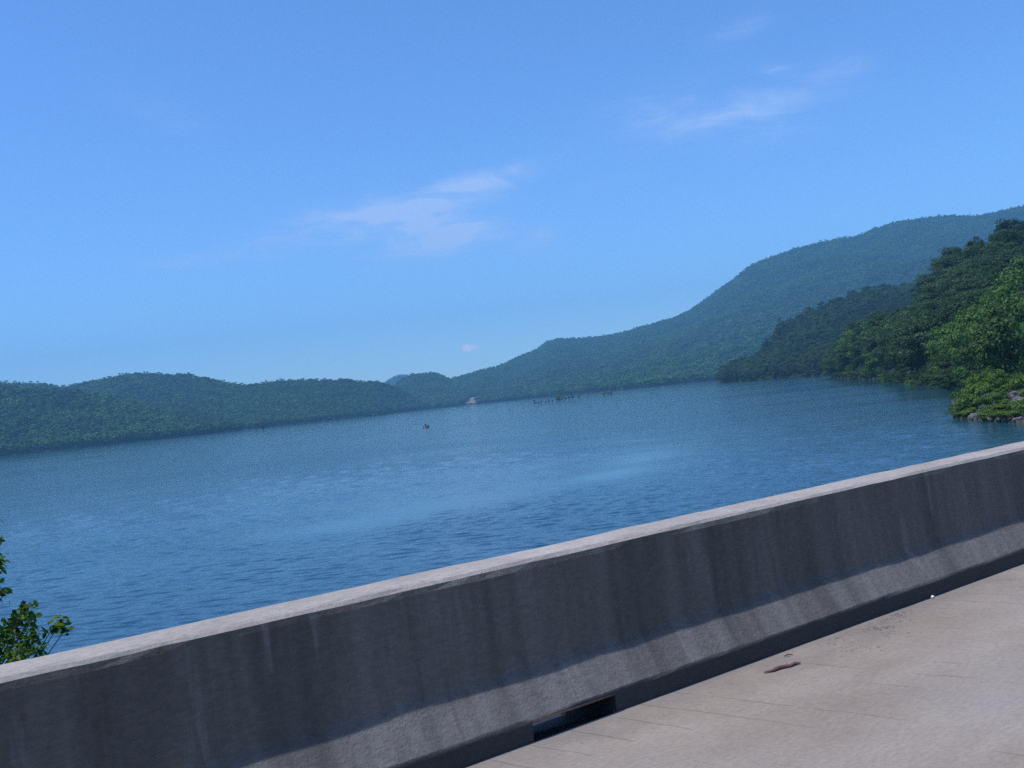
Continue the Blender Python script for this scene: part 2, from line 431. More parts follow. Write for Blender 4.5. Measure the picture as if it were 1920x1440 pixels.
# ------------------------------------------------------------------ hills
class Hill:
    """Ground from the shore up to a ridge and down behind it. ridge: (px, py of the tree tops, distance); shore: (px, distance)"""
    def __init__(self, name, ridge, shore, tree_h, seed, rough=0.06, power=1.0, back=500.0, shore_z=0.5):
        self.rng = np.random.default_rng(seed)
        ra = [azel(px, py) + (d,) for px, py, d in ridge]
        self.ra = np.array([r[0] for r in ra]); self.rt = np.array([r[1] for r in ra]); self.rd = np.array([r[2] for r in ra])
        sa = [(azel(px, 740)[0], d) for px, d in shore]
        self.sa = np.array([s[0] for s in sa]); self.sd = np.array([s[1] for s in sa])
        self.th = tree_h; self.rough = rough; self.power = power; self.back = back; self.sz = shore_z
        self.seed = seed
        self.a0, self.a1 = self.ra[0], self.ra[-1]
        na = 150
        A, T = np.meshgrid(np.linspace(self.a0, self.a1, na), np.array(list(np.linspace(-0.06, 1, 40)) + [1.15, 1.4, 1.8, 2.3]), indexing='ij')
        V = self.pos(A.ravel(), T.ravel())
        nt = A.shape[1]
        i, j = np.meshgrid(np.arange(na - 1), np.arange(nt - 1), indexing='ij')
        q = (i * nt + j).ravel()
        me = mesh_np(name, V, np.stack([q, q + nt, q + nt + 1, q + 1], 1), M_SOIL, True)
        self.obj = tag(link(name, me), kind='structure')
    def pos(self, az, t):
        Ds = np.interp(az, self.sa, self.sd); Dr = np.interp(az, self.ra, self.rd)
        tan = np.interp(az, self.ra, self.rt)
        zr = np.maximum(CAM_Z + Dr * tan - self.th, 0.6)
        tc = np.clip(t, 0, 1)
        D = np.where(t <= 1, Ds + t * (Dr - Ds), Dr + (t - 1) * self.back)
        z = self.sz + (zr - self.sz) * (0.55 * tc + 0.45 * tc ** 1.7) ** self.power
        x, y = D * np.sin(az), D * np.cos(az)
        r1 = np.random.default_rng(self.seed + 5)
        wob = vnoise(r1, x + 9000, y + 9000, 190) * 1.3 + vnoise(r1, x + 9000, y + 9000, 75) * 0.55
        z = z + wob * zr * self.rough * 4 * (tc * (1 - tc)) * (t >= 0)
        z = np.where(t > 1, z - (t - 1) ** 1.3 * zr * 0.75, z)
        z = np.where(t < 0, -1.5, z)
        return np.stack([x, y, z], 1)
    def scatter(self, spacing, t0=0.0, t1=1.06):
        out = []
        Dm = float(np.mean(self.rd))
        nA = int((self.a1 - self.a0) * Dm / spacing)
        span = float(np.mean(np.interp(self.ra, self.ra, self.rd) - np.interp(self.ra, self.sa, self.sd)))
        nT = max(3, int(span * 1.05 / spacing))
        A, T = np.meshgrid(np.arange(nA), np.arange(nT), indexing='ij')
        A = self.a0 + (A.ravel() + self.rng.random(A.size)) / nA * (self.a1 - self.a0)
        T = t0 + (T.ravel() + self.rng.random(A.size)) / nT * (t1 - t0)
        return A, np.maximum(T, t0 + 0.004)

RIDGE_A = [(-420, 725, 1950), (-200, 712, 1950), (0, 718, 1900), (42, 724, 1890), (129, 729, 1860), (207, 737, 1830), (258, 752, 1800), (307, 766, 1780), (355, 779, 1750), (403, 791, 1720), (448, 801, 1690)]
SHORE_A = [(-420, 1300), (0, 1500), (200, 1560), (448, 1650)]
RIDGE_B = [(-420, 735, 2700), (-100, 712, 2700), (0, 715, 2650), (81, 718, 2650), (123, 724, 2650), (161, 715, 2600), (226, 702, 2550), (258, 698, 2550), (323, 700, 2500), (349, 699, 2500), (387, 707, 2450), (429, 717, 2450),
           (458, 721, 2450), (491, 717, 2450), (523, 712, 2450), (570, 711, 2450), (620, 711, 2450), (655, 710, 2450), (674, 715, 2450), (703, 714, 2470), (729, 720, 2500), (745, 727, 2520), (768, 738, 2560), (787, 753, 2590), (800, 762, 2620)]
SHORE_B = [(-420, 2000), (0, 1950), (442, 1850), (620, 2000), (720, 2250), (800, 2560)]
RIDGE_C = [(560, 790, 5700), (680, 740, 5700), (721, 717, 5700), (736, 707, 5700), (752, 701, 5700), (765, 703, 5700), (800, 716, 5700), (900, 745, 5700)]
SHORE_C = [(560, 5400), (900, 5400)]
RIDGE_D = [(640, 748, 3200), (700, 738, 3200), (742, 723, 3200), (758, 709, 3200), (774, 704, 3200), (803, 701, 3200), (820, 702, 3200), (839, 710, 3250), (845, 712, 3300), (878, 702, 3400), (903, 695, 3500), (929, 689, 3600), (952, 680, 3700),
           (978, 667, 3950), (1004, 657, 3950), (1026, 641, 3950), (1046, 636, 3900), (1084, 635, 3900), (1123, 632, 3900), (1166, 624, 3900), (1212, 611, 3900), (1269, 594, 3900), (1294, 582, 3900), (1325, 560, 3900), (1381, 519, 3900), (1410, 496, 3900), (1439, 485, 3900),
           (1494, 465, 3900), (1532, 456, 3900), (1565, 449, 3900), (1607, 443, 3900), (1636, 430, 3900), (1671, 419, 3900), (1694, 414, 3900), (1762, 405, 3900), (1791, 403, 3900), (1807, 406, 3900), (1833, 405, 3900), (1865, 399, 3900), (1900, 390, 3900), (1920, 386, 3900), (2250, 370, 3800)]
SHORE_D = [(640, 2850), (797, 2720), (900, 2620), (987, 2450), (1100, 2150), (1220, 1900), (1350, 1750), (1600, 1800), (2250, 1800)]
RIDGE_E = [(1348, 700, 1160), (1353, 687, 1150), (1369, 674, 1150), (1397, 667, 1140), (1423, 658, 1140), (1432, 640, 1140), (1452, 625, 1150), (1461, 603, 1160), (1490, 588, 1170), (1523, 568, 1180), (1545, 566, 1180), (1565, 553, 1180), (1607, 540, 1180), (1642, 528, 1170), (1687, 527, 1150), (1723, 521, 1130), (1800, 500, 1100), (2000, 470, 1050)]
SHORE_E = [(1345, 1120), (1353, 1090), (1445, 920), (1574, 740), (1700, 700), (2000, 700)]
RIDGE_F = [(1562, 680, 610), (1572, 655, 600), (1581, 634, 580), (1607, 602, 540), (1632, 590, 520), (1655, 582, 500), (1678, 588, 490), (1697, 575, 480), (1715, 562, 480), (1727, 535, 485), (1740, 509, 490), (1758, 488, 500), (1771, 466, 505), (1794, 455, 505), (1817, 447, 500),
           (1846, 446, 495), (1878, 434, 490), (1894, 418, 485), (1920, 412, 480), (2000, 390, 470), (2250, 360, 450)]
SHORE_F = [(1560, 575), (1590, 510), (1640, 410), (1700, 310), (1780, 235), (1850, 205), (1920, 190), (2250, 160)]
hA = Hill('hill_left', RIDGE_A, SHORE_A, 12, 11)
hB = Hill('hill_left_behind', RIDGE_B, SHORE_B, 12, 12)
hC = Hill('hill_far', RIDGE_C, SHORE_C, 12, 13, back=250)
hD = Hill('mountain', RIDGE_D, SHORE_D, 12, 14, rough=0.10)
hE = Hill('hill_promontory', RIDGE_E, SHORE_E, 16, 15, back=300)
hF = Hill('hill_right', RIDGE_F, SHORE_F, 15, 16, back=200, rough=0.03)
RIDGE_G = [(1786, 775, 128), (1800, 764, 130), (1830, 748, 135), (1870, 722, 140), (1920, 706, 150), (2100, 660, 160), (2300, 640, 160)]
SHORE_G = [(1786, 125), (1830, 118), (1920, 105.5), (2100, 84), (2300, 70)]
hG = Hill('bank_right', RIDGE_G, SHORE_G, 0.4, 17, back=40, rough=0.05, power=0.75, shore_z=0.25)
hG.obj.data.materials[0] = M_BANKSOIL

# ------------------------------------------------------------------ crowns and trunks (unit: metres, base at the origin)
def leaf_quads(C, Nrm, size, rng, aspect=0.62):
    """a rhombic leaf spray at each centre C, facing Nrm"""
    n = len(C)
    Nrm = Nrm / np.linalg.norm(Nrm, axis=1, keepdims=True)
    ref = rng.normal(size=(n, 3))
    U = np.cross(Nrm, ref); U /= np.linalg.norm(U, axis=1, keepdims=True)
    W = np.cross(Nrm, U)
    s = size * rng.uniform(0.6, 1.35, (n, 1))
    bend = Nrm * s * 0.22
    V = np.stack([C - U * s, C + W * s * aspect - bend * 0.2, C + U * s - bend, C - W * s * aspect - bend * 0.2], 1).reshape(-1, 3)
    return V, np.arange(4 * n).reshape(-1, 4)
def broad_crown(name, seed, H, rad, nclump, nleaf, size, mat, low=0.12, squash=0.8, asym=0.25, lobes=5):
    rng = np.random.default_rng(seed)
    zc, rz = H * (1 + low) / 2, H * (1 - low) / 2
    # crown envelope with a few bulges
    bd = rng.normal(size=(lobes, 3)); bd /= np.linalg.norm(bd, axis=1, keepdims=True)
    ba = rng.uniform(-asym, asym * 1.3, lobes)
    def env(d):
        e = np.ones(len(d))
        for b, a in zip(bd, ba): e += a * np.clip(d @ b, 0, 1) ** 3
        return e
    d = rng.normal(size=(nclump, 3)); d /= np.linalg.norm(d, axis=1, keepdims=True)
    r = rng.uniform(0.42, 0.95, (nclump, 1)) ** 0.6
    CC = d * r * env(d)[:, None] * np.array([rad, rad, rz]) * 0.86
    # egg shape: narrower toward the top
    f = 1.08 - 0.30 * np.clip(CC[:, 2] / rz, -1, 1)
    CC[:, 0] *= f; CC[:, 1] *= f; CC[:, 2] += zc
    cr = rad * rng.uniform(0.20, 0.36, nclump)
    idx = rng.integers(0, nclump, nleaf)
    ld = rng.normal(size=(nleaf, 3)); ld[:, 2] = ld[:, 2] + 0.35
    ld /= np.linalg.norm(ld, axis=1, keepdims=True)
    lr = cr[idx][:, None] * rng.uniform(0.35, 1.12, (nleaf, 1)) ** 0.6
    C = CC[idx] + ld * lr * np.array([1.15, 1.15, squash])
    C[:, 2] = np.maximum(C[:, 2], H * low * 0.3)
    oc = C - np.array([0, 0, zc - rz * .2]); oc /= np.linalg.norm(oc, axis=1, keepdims=True) + 1e-6
    N = ld * 0.55 + oc * 0.6 + rng.normal(size=(nleaf, 3)) * 0.38 + np.array([0, 0, 0.25])
    V, Fq = leaf_quads(C, N, size, rng)
    return mesh_np(name, V, Fq, mat)
def pine_crown(name, seed, H, rad, nwh, nleaf, size, mat):
    rng = np.random.default_rng(seed)
    Cs, Ns = [], []
    for w in range(nwh):
        u = (w + rng.uniform(-.3, .3)) / nwh
        z = H * (0.18 + 0.80 * u); rr = rad * (1 - u) ** 0.8 + 0.25
        nb = rng.integers(4, 7)
        for b in range(nb):
            a = rng.uniform(0, 6.28); L = rr * rng.uniform(0.6, 1.15)
            n = max(2, int(nleaf / (nwh * nb)))
            s = rng.uniform(0.15, 1, n) ** 0.7
            c = np.stack([np.cos(a) * s * L, np.sin(a) * s * L, z - 0.25 * s * L + 0.12 * s ** 2 * L], 1)
            c += rng.normal(size=(n, 3)) * np.array([.3, .3, .18]) * size * 1.3
            Cs.append(c); Ns.append(rng.normal(size=(n, 3)) * 0.5 + np.array([np.cos(a) * .3, np.sin(a) * .3, 0.9]))
    V, Fq = leaf_quads(np.concatenate(Cs), np.concatenate(Ns), size, rng, 0.5)
    return mesh_np(name, V, Fq, mat)
def trunk_mesh(name, seed, H, r, nlimb, spread, top=0.8, mat=None):
    rng = random.Random(seed)
    pts = [(0, 0, -0.6)]; x = y = 0
    for i in range(1, 6):
        x += rng.uniform(-.03, .03) * H * .6; y += rng.uniform(-.03, .03) * H * .6
        pts.append((x, y, H * top * i / 5))
    rad = [r * 1.3, r, r * .8, r * .6, r * .4, r * .12]
    parts = [tube(pts, rad, 7)]
    for i in range(nlimb):
        t = rng.uniform(.18, .85); q = t * 5; j = min(int(q), 4); f = q - j
        p = Vector(pts[j]).lerp(Vector(pts[j + 1]), f)
        a = rng.uniform(0, 6.28); L = spread * rng.uniform(.5, .95) * (1.15 - t * .5)
        e = p + Vector((math.cos(a) * L, math.sin(a) * L, L * rng.uniform(.35, .9)))
        mid = p.lerp(e, .5) + Vector((0, 0, -.06 * L))
        parts.append(tube([p, mid, e], [r * .35 * (1.1 - t * .6), r * .22, r * .05], 5))
    V, Fq = join_parts(parts)
    return mesh_np(name, V, Fq, mat or M_BARK, True)

far_broad = [broad_crown('far_crown', 100 + i, H, rd, 20, 420, 0.82, M_FAR, low=0.04) for i, (H, rd) in enumerate([(14, 5.6), (15, 6.2), (13, 6.0), (15.5, 5.2), (12, 5.4)])]
far_pine = [pine_crown('far_pine_crown', 120 + i, 17, 3.8, 12, 260, 0.95, M_PINE) for i in range(2)]
mid_broad = [broad_crown('tree_crown', 140 + i, H, rd, 34, 5200, 0.28, M_MID, low=lw, lobes=7) for i, (H, rd, lw) in
             enumerate([(18, 5.6, .10), (20, 6.2, .06), (16, 6.4, .04), (19, 5.0, .12), (17, 5.8, .05), (21, 6.0, .15)])]
M_LIGHT = m_leaf('light_shore_foliage', (0.052, 0.122, 0.016), (0.110, 0.205, 0.028), 0.32, var=0.25)
light_broad = []
for _m in mid_broad:
    _c = _m.copy(); _c.name = 'light_tree_crown'; _c.materials[0] = M_LIGHT; light_broad.append(_c)
mid_pine = [pine_crown('pine_crown', 160 + i, 22, 4.0, 20, 2600, 0.36, M_PINE) for i in range(2)]
t_broad = [trunk_mesh('tree_trunk', 170 + i, 18, .28, 7, 5.0) for i in range(3)]
t_pine = [trunk_mesh('pine_trunk', 175 + i, 22, .24, 5, 1.8, .95) for i in range(2)]

rnd = random.Random(5)
n_tree = 0
def put_tree(p, h, pine, near, label, group, name=None, wide=1.0, light=False):
    """one tree: an Empty at its foot, trunk and crown under it"""
    global n_tree
    n_tree += 1
    if pine:
        cm = rnd.choice(mid_pine if near else far_pine); H = 22 if near else 17; tm = rnd.choice(t_pine)
    else:
        i = rnd.randrange(6 if near else 5); cm = (light_broad if light else mid_broad if near else far_broad)[i]
        H = ([18, 20, 16, 19, 17, 21] if near else [14, 15, 13, 15.5, 12])[i]; tm = rnd.choice(t_broad)
    s = h / H
    root = link(name or ('pine_tree' if pine else 'broadleaf_tree'), None, loc=p, rz=rnd.uniform(0, 6.28), sc=(s * wide, s * wide, s))
    root.empty_display_size = 0.5
    tag(root, label, 'tree', group)
    link('trunk', tm, root)
    link('crown', cm, root)
    return root

# ------------------------------------------------------------------ woods on the hills: one mass each (instances picked from crown objects that stand on the shore)
def make_wood_nodes(name, objs):
    ng = bpy.data.node_groups.new(name, 'GeometryNodeTree')
    ng.interface.new_socket('Geometry', in_out='INPUT', socket_type='NodeSocketGeometry')
    ng.interface.new_socket('Geometry', in_out='OUTPUT', socket_type='NodeSocketGeometry')
    N, L = ng.nodes, ng.links
    gi, go = N.new('NodeGroupInput'), N.new('NodeGroupOutput')
    jn = N.new('GeometryNodeJoinGeometry')
    for o in reversed(objs):                              # a join lists its inputs last first
        oi = N.new('GeometryNodeObjectInfo'); oi.transform_space = 'ORIGINAL'; oi.inputs['Object'].default_value = o
        oi.inputs['As Instance'].default_value = True
        L.new(oi.outputs['Geometry'], jn.inputs[0])
    def attr(nm, typ):
        a = N.new('GeometryNodeInputNamedAttribute'); a.data_type = typ; a.inputs['Name'].default_value = nm
        return a.outputs[0]
    ip = N.new('GeometryNodeInstanceOnPoints')
    m2p = N.new('GeometryNodeMeshToPoints')
    L.new(gi.outputs[0], m2p.inputs[0]); L.new(m2p.outputs[0], ip.inputs['Points'])
    L.new(jn.outputs[0], ip.inputs['Instance'])
    ip.inputs['Pick Instance'].default_value = True
    L.new(attr('idx', 'INT'), ip.inputs['Instance Index'])
    L.new(attr('rot', 'FLOAT_VECTOR'), ip.inputs['Rotation'])
    L.new(attr('scl', 'FLOAT_VECTOR'), ip.inputs['Scale'])
    L.new(ip.outputs[0], go.inputs[0])
    return ng
def wood(name, label, P, ng, npick, seed, hmul=1.0, pine_share=0.12, nbroad=5):
    rng = np.random.default_rng(seed)
    n = len(P)
    me = bpy.data.meshes.new(name)
    me.vertices.add(n); me.vertices.foreach_set('co', np.asarray(P, dtype=np.float32).ravel())
    idx = np.where(rng.random(n) < pine_share, rng.integers(nbroad, npick, n), rng.integers(0, nbroad, n)).astype(np.int32)
    rot = np.zeros((n, 3), np.float32); rot[:, 2] = rng.uniform(0, 6.28, n)
    h = rng.uniform(0.78, 1.04, n) * hmul * np.where(idx >= nbroad, .78, 1.0)
    w = h * rng.uniform(0.95, 1.55, n)
    scl = np.stack([w, w, h], 1).astype(np.float32)
    a = me.attributes.new('idx', 'INT', 'POINT'); a.data.foreach_set('value', idx)
    a = me.attributes.new('rot', 'FLOAT_VECTOR', 'POINT'); a.data.foreach_set('vector', rot.ravel())
    a = me.attributes.new('scl', 'FLOAT_VECTOR', 'POINT'); a.data.foreach_set('vector', scl.ravel())
    o = link(name, me)
    md = o.modifiers.new('trees', 'NODES'); md.node_group = ng
    return tag(o, label, 'forest', kind='stuff')

# the row of trees along the left shore: each its own tree
first_far = {}
grp_l = 'trees along the left shore'
for i in range(74):
    px = -20 + 470 * (i + rnd.random() * .8) / 74
    a = azel(px, 740)[0]
    p = hA.pos(np.array([a]), np.array([rnd.uniform(.008, .05)]))[0]
    pine = rnd.random() < .16
    t = put_tree(p, rnd.uniform(11, 19), pine, False,
                 'dark pine at the water edge of the left wooded shore' if pine else 'leafy tree at the water edge of the left wooded shore', grp_l)
    c = [x for x in t.children if x.name.startswith('crown')][0]
    first_far.setdefault(c.data.name, c)
need = [m for m in far_broad + far_pine if m.name not in first_far]
for m in need:
    p = hA.pos(np.array([azel(rnd.uniform(20, 420), 740)[0]]), np.array([.03]))[0]
    t = link('pine_tree' if m in far_pine else 'broadleaf_tree', None, loc=p)
    tag(t, 'dark pine at the water edge of the left wooded shore' if m in far_pine else 'leafy tree at the water edge of the left wooded shore', 'tree', grp_l)
    link('trunk', t_broad[0], t); first_far[m.name] = link('crown', m, t)
NG_FAR = make_wood_nodes('wood_of_far_crowns', [first_far[m.name] for m in far_broad + far_pine])

def hill_wood(h, name, label, spacing, seed, t0=0.0, pine=0.07, hmul=1.0, keep=None):
    A, T = h.scatter(spacing, t0)
    P = h.pos(A, T)
    if keep is not None: P = P[keep(A, T, P)]
    return wood(name, label, P, NG_FAR, 7, seed, hmul, pine)
hill_wood(hA, 'forest_left', 'dark green forest covering the front left hill', 9.0, 31, 0.03, hmul=1.08)
hill_wood(hB, 'forest_left_behind', 'forest on the rounded hill behind the left shore', 10.0, 32, hmul=1.1)
hill_wood(hC, 'forest_far', 'pale blue far wooded hilltop in the gap', 13.0, 33, 0.4, hmul=1.2)
scar_a = azel(886, 748)[0]
def keep_D(A, T, P):
    e = (P[:, 2] - CAM_Z) / np.hypot(P[:, 0], P[:, 1])
    e0, e1 = azel(880, 760)[1], azel(898, 741)[1]
    u = np.clip((e - e0) / (e1 - e0), 0, 1)
    x0, x1 = azel(865, 750)[0], azel(893, 750)[0]
    dx = u * 20 / FPX
    return ~((A > x0 + dx) & (A < x1 + dx) & (e + .002 < e1))
hill_wood(hD, 'forest_mountain', 'blue hazed forest covering the long mountain across the lake', 12.5, 34, keep=keep_D, hmul=1.35)

# ------------------------------------------------------------------ promontory and near right shore
grp_e = 'trees on the middle promontory'
first_mid = {}
def note(t):
    for c in t.children:
        if c.name.startswith('crown') and not c.data.name.startswith('light'): first_mid.setdefault(c.data.name, c)
for i in range(62):                                     # its shoreline trees
    px = 1352 + 225 * (i + rnd.random() * .8) / 62
    a = azel(px, 700)[0]
    p = hE.pos(np.array([a]), np.array([rnd.uniform(.01, .10)]))[0]
    pine = rnd.random() < .12
    note(put_tree(p, rnd.uniform(12, 19) if px > 1362 else rnd.uniform(9, 13), pine, True,
                  'dark pine on the waterline of the middle promontory' if pine else 'leafy tree on the waterline of the middle promontory', grp_e))
for (px, h) in [(1431, 24), (1437, 26), (1460, 25), (1466, 27), (1472, 24), (1524, 25), (1548, 24), (1500, 22)]:   # pines that break its skyline
    a = azel(px, 640)[0]
    p = hE.pos(np.array([a]), np.array([rnd.uniform(.90, 1.0)]))[0]
    note(put_tree(p, h * .8, True, True, 'dark pine standing out on the skyline of the middle promontory', grp_e, wide=1.2))
# trees of the near right shore: picture x, foot y, top y, distance, width, pine, label
shore_trees = [
    (1586, 706, 632, 540, 44, 0, 'leafy tree at the left tip of the near right shore'),
    (1608, 708, 604, 490, 66, 0, 'rounded leafy tree second from the left tip of the near right shore'),
    (1634, 709, 588, 460, 76, 0, 'tall rounded dark tree above the water left of the driftwood'),
    (1660, 710, 580, 430, 74, 0, 'tallest rounded tree on the left knoll of the near right shore'),
    (1648, 711, 652, 385, 62, 0, 'low pale green bushy tree at the water on the left knoll'),
    (1684, 712, 590, 390, 60, 0, 'dark leafy tree behind the tip with pale driftwood'),
    (1712, 715, 600, 315, 72, 0, 'broad spreading tree with limbs dipping into the lake'),
    (1748, 718, 580, 290, 92, 0, 'tall dome shaped tree with dark trunk at the cove'),
    (1775, 719, 600, 265, 66, 0, 'slender pale green tree right of the dome shaped one'),
    (1797, 721, 594, 240, 70, 0, 'feathery tree at the inner end of the cove'),
    (1768, 719, 660, 250, 70, 0, 'low shrubby tree at the inner cove waterline'),
    (1822, 722, 580, 222, 84, 0, 'tall leafy tree behind the vine covered bank'),
    (1848, 720, 556, 208, 80, 0, 'tall tree left of the glossy leaved tree on the bank'),
    (1930, 705, 476, 190, 120, 0, 'big yellow green tree cut by the right picture edge'),
]
for (px, yb, yt, d, wd, pine, label) in shore_trees:
    a, t = azel(px, yb)
    Ds = float(np.interp(a, hF.sa, hF.sd)); Dr = float(np.interp(a, hF.ra, hF.rd))
    tt = min(max((d - Ds) / (Dr - Ds), .01), .95)
    p = hF.pos(np.array([a]), np.array([tt]))[0]
    dd = math.hypot(p[0], p[1])
    top = CAM_Z + dd * azel(px, yt)[1]
    hh = max(top - p[2], 5)
    note(put_tree(p, hh, pine, True, label, 'trees of the near right shore', light=any(w in label for w in ('pale', 'yellow', 'feathery', 'left tip of', 'vine', 'glossy')), wide=wd / FPX * dd / 2 / (6.6 * hh / 18.5)))
# low leafy growth overhanging the waterline
def shrubs(hill, x0, x1, n, hr, label, group, tr):
    for i in range(n):
        px = x0 + (x1 - x0) * (i + rnd.random() * .8) / n
        p = hill.pos(np.array([azel(px, 715)[0]]), np.array([rnd.uniform(*tr)]))[0]
        t = put_tree((p[0], p[1], min(p[2], .6) - .5), rnd.uniform(*hr), False, True, label, group, name='waterside_shrub', wide=rnd.uniform(1.5, 2.1), light=rnd.random() < .3)
        t['category'] = 'shrub'
shrubs(hF, 1566, 1835, 40, (3.2, 6.0), 'low leafy shrub overhanging the waterline of the near right shore', 'waterside shrubs of the near right shore', (-.012, .012))
shrubs(hE, 1350, 1590, 36, (4.0, 7.0), 'low leafy shrub along the waterline of the middle promontory', 'waterside shrubs of the promontory', (-.012, .012))
# the wooded slope behind them: nearest as single trees, the rest as one mass
A, T = hF.scatter(11.5, 0.12)
P = hF.pos(A, T); Dd = np.hypot(P[:, 0], P[:, 1])
vis = (A < R(28.5)) & (T < 1.02)
order = [i for i in np.argsort(T) if vis[i]][:112]
single = set(order)
for i in order:
    pine = rnd.random() < .04 and T[i] < .3
    note(put_tree(P[i], rnd.uniform(11.5, 17), pine, True,
                  'dark pine on the wooded slope of the near right hill' if pine else 'leafy tree on the wooded slope of the near right hill', 'trees on the slope of the near right hill', wide=rnd.uniform(1.1, 1.5)))
rest = np.array([i for i in range(len(A)) if i not in single])
for m in mid_broad + mid_pine:
    if m.name not in first_mid:
        p = hF.pos(np.array([R(24)]), np.array([.3]))[0]
        t = link('broadleaf_tree', None, loc=p); tag(t, 'leafy tree on the wooded slope of the near right hill', 'tree', 'trees on the slope of the near right hill')
        link('trunk', t_broad[0], t); first_mid[m.name] = link('crown', m, t)
NG_MID = make_wood_nodes('wood_of_mid_crowns', [first_mid[m.name] for m in mid_broad + mid_pine])
wood('forest_right', 'dark green forest filling the upper slope of the near right hill', P[rest], NG_MID, 8, 41, .95, .0, 6)
A, T = hE.scatter(10.0, 0.06)
wood('forest_promontory', 'bluish green forest on the middle promontory', hE.pos(A, T), NG_MID, 8, 42, .88, .16, 6)

# ------------------------------------------------------------------ bank on the right: tree, bushes, rocks
gcrown = broad_crown('glossy_crown', 301, 9.5, 3.2, 70, 5200, 0.19, M_GLOSS, low=.05, lobes=8)
gt = link('broadleaf_tree', None, loc=hG.pos(np.array([azel(1876, 690)[0]]), np.array([.95]))[0])
tag(gt, 'bright glossy leaved tree standing on the rocky bank', 'tree')
link('trunk', trunk_mesh('glossy_trunk', 302, 9.5, .16, 9, 2.8), gt); link('crown', gcrown, gt)
pp = Vector(gt.location); topz = CAM_Z + math.hypot(pp.x, pp.y) * azel(1876, 568)[1]
gt.scale = (1.0, 1.0, (topz - pp.z) / 9.5)
bush_m = [broad_crown('bush_crown', 310 + i, 2.4, 1.7, 26, 2600, 0.10, M_BUSH, low=0.0, squash=.7, asym=.6, lobes=7) for i in range(3)]
bush_w = trunk_mesh('bush_stems', 320, 2.0, .05, 6, 1.2)
bl = ['yellow green bush hanging over the left tip of the rocky bank', 'low spreading bush just right of the bank tip', 'rounded bush on the bank crest',
      'tall yellow green bush below the glossy tree', 'bush between the two patches of bare rocks', 'small bush at the waterline of the bank',
      'bush above the upper patch of rocks', 'bush at the right edge of the picture on the bank', 'low green bush right of the lower rocks', 'bush at the back of the bank beside the cove',
      'leafy bush under the left side of the glossy tree', 'leafy bush under the right side of the glossy tree', 'bush on the bank shoulder left of the crest', 'wide bush at the bank foot by the right edge',
      'small trailing bush touching the water at the bank tip', 'small trailing bush touching the water, second along the bank foot', 'small trailing bush touching the water, third along the bank foot', 'small trailing bush touching the water, fourth along the bank foot']
bs = [(1800, .25, .75, 1.0), (1822, .35, 1.0, 1.1), (1848, .75, 1.25, 1.2), (1878, .85, 1.3, 1.1), (1866, .35, 1.0, .95), (1858, .12, .6, .8),
      (1905, .8, 1.0, 1.0), (1925, .55, 1.1, 1.1), (1884, .16, .7, 1.0), (1838, 1.2, 1.5, 1.2), (1856, 1.0, 1.5, 1.0), (1902, 1.0, 1.6, 1.1), (1828, .75, 1.2, 1.1), (1918, .14, .7, 1.2), (1806, .06, .45, .7), (1850, .05, .4, .75), (1874, .05, .45, .8), (1898, .06, .5, .8)]
for (px, t, h, w), lb in zip(bs, bl):
    p = hG.pos(np.array([azel(px, 740)[0]]), np.array([t]))[0]
    b = link('bush', None, loc=(p[0], p[1], p[2] - .15), rz=rnd.uniform(0, 6.28), sc=(w, w, h))
    tag(b, lb, 'bush', 'bushes on the rocky bank')
    link('stem', bush_w, b); link('foliage', rnd.choice(bush_m), b)
def rock_mesh(seed):
    rng = random.Random(seed)
    bm = bmesh.new(); bmesh.ops.create_icosphere(bm, subdivisions=1, radius=.5)
    for v in bm.verts:
        v.co = Vector((v.co.x * 1.3, v.co.y, v.co.z * .75)) * rng.uniform(.72, 1.18)
    me = bpy.data.meshes.new('rock'); bm.to_mesh(me); bm.free(); me.materials.append(M_ROCK)
    return me
rocks = [rock_mesh(400 + i) for i in range(5)]
def put_rock(px, t, s, label, group='rocks of the bank'):
    p = hG.pos(np.array([azel(px, 740)[0]]), np.array([t]))[0]
    o = link('rock', rnd.choice(rocks), loc=(p[0], p[1], p[2] + s * .1), rz=rnd.uniform(0, 6.28), sc=s)
    o.rotation_euler = (rnd.uniform(-.4, .4), rnd.uniform(-.4, .4), rnd.uniform(0, 6.28))
    tag(o, label, 'rock', group)
for i in range(26): put_rock(rnd.uniform(1812, 1844), rnd.uniform(.04, .40), rnd.uniform(.35, .8), 'grey rock in the lower left patch of bare rocks on the bank')
for i in range(18): put_rock(rnd.uniform(1893, 1914), rnd.uniform(.42, .66), rnd.uniform(.4, .85), 'grey rock in the upper right patch of bare rocks on the bank')
for i in range(16): put_rock(1796 + 140 * (i + rnd.random()) / 16, rnd.uniform(-.005, .05), rnd.uniform(.3, .65), 'grey rock lying along the waterline of the bank')
# pale driftwood under the spreading tree
for j, (px, py) in enumerate([(1706, 716), (1714, 713), (1578, 707)]):
    c = at_z(px, py, .1)
    V, Fq = join_parts([tube([(-1.6, 0, 0), (0, .15, .25), (1.7, -.1, .1)], [.16, .2, .09]), tube([(0.2, .1, .2), (.9, .5, .6)], [.1, .03])])
    me = mesh_np('driftwood', V, Fq, m_simple('bleached_wood', (.42, .38, .36), .9, .2, 3), True)
    tag(link('driftwood', me, loc=c, rz=rnd.uniform(-.5, .5)), ['pale driftwood log at the waterline under the spreading tree', 'pale driftwood log just right of the first under the spreading tree', 'pale driftwood log at the left tip of the near right shore'][j], 'log')

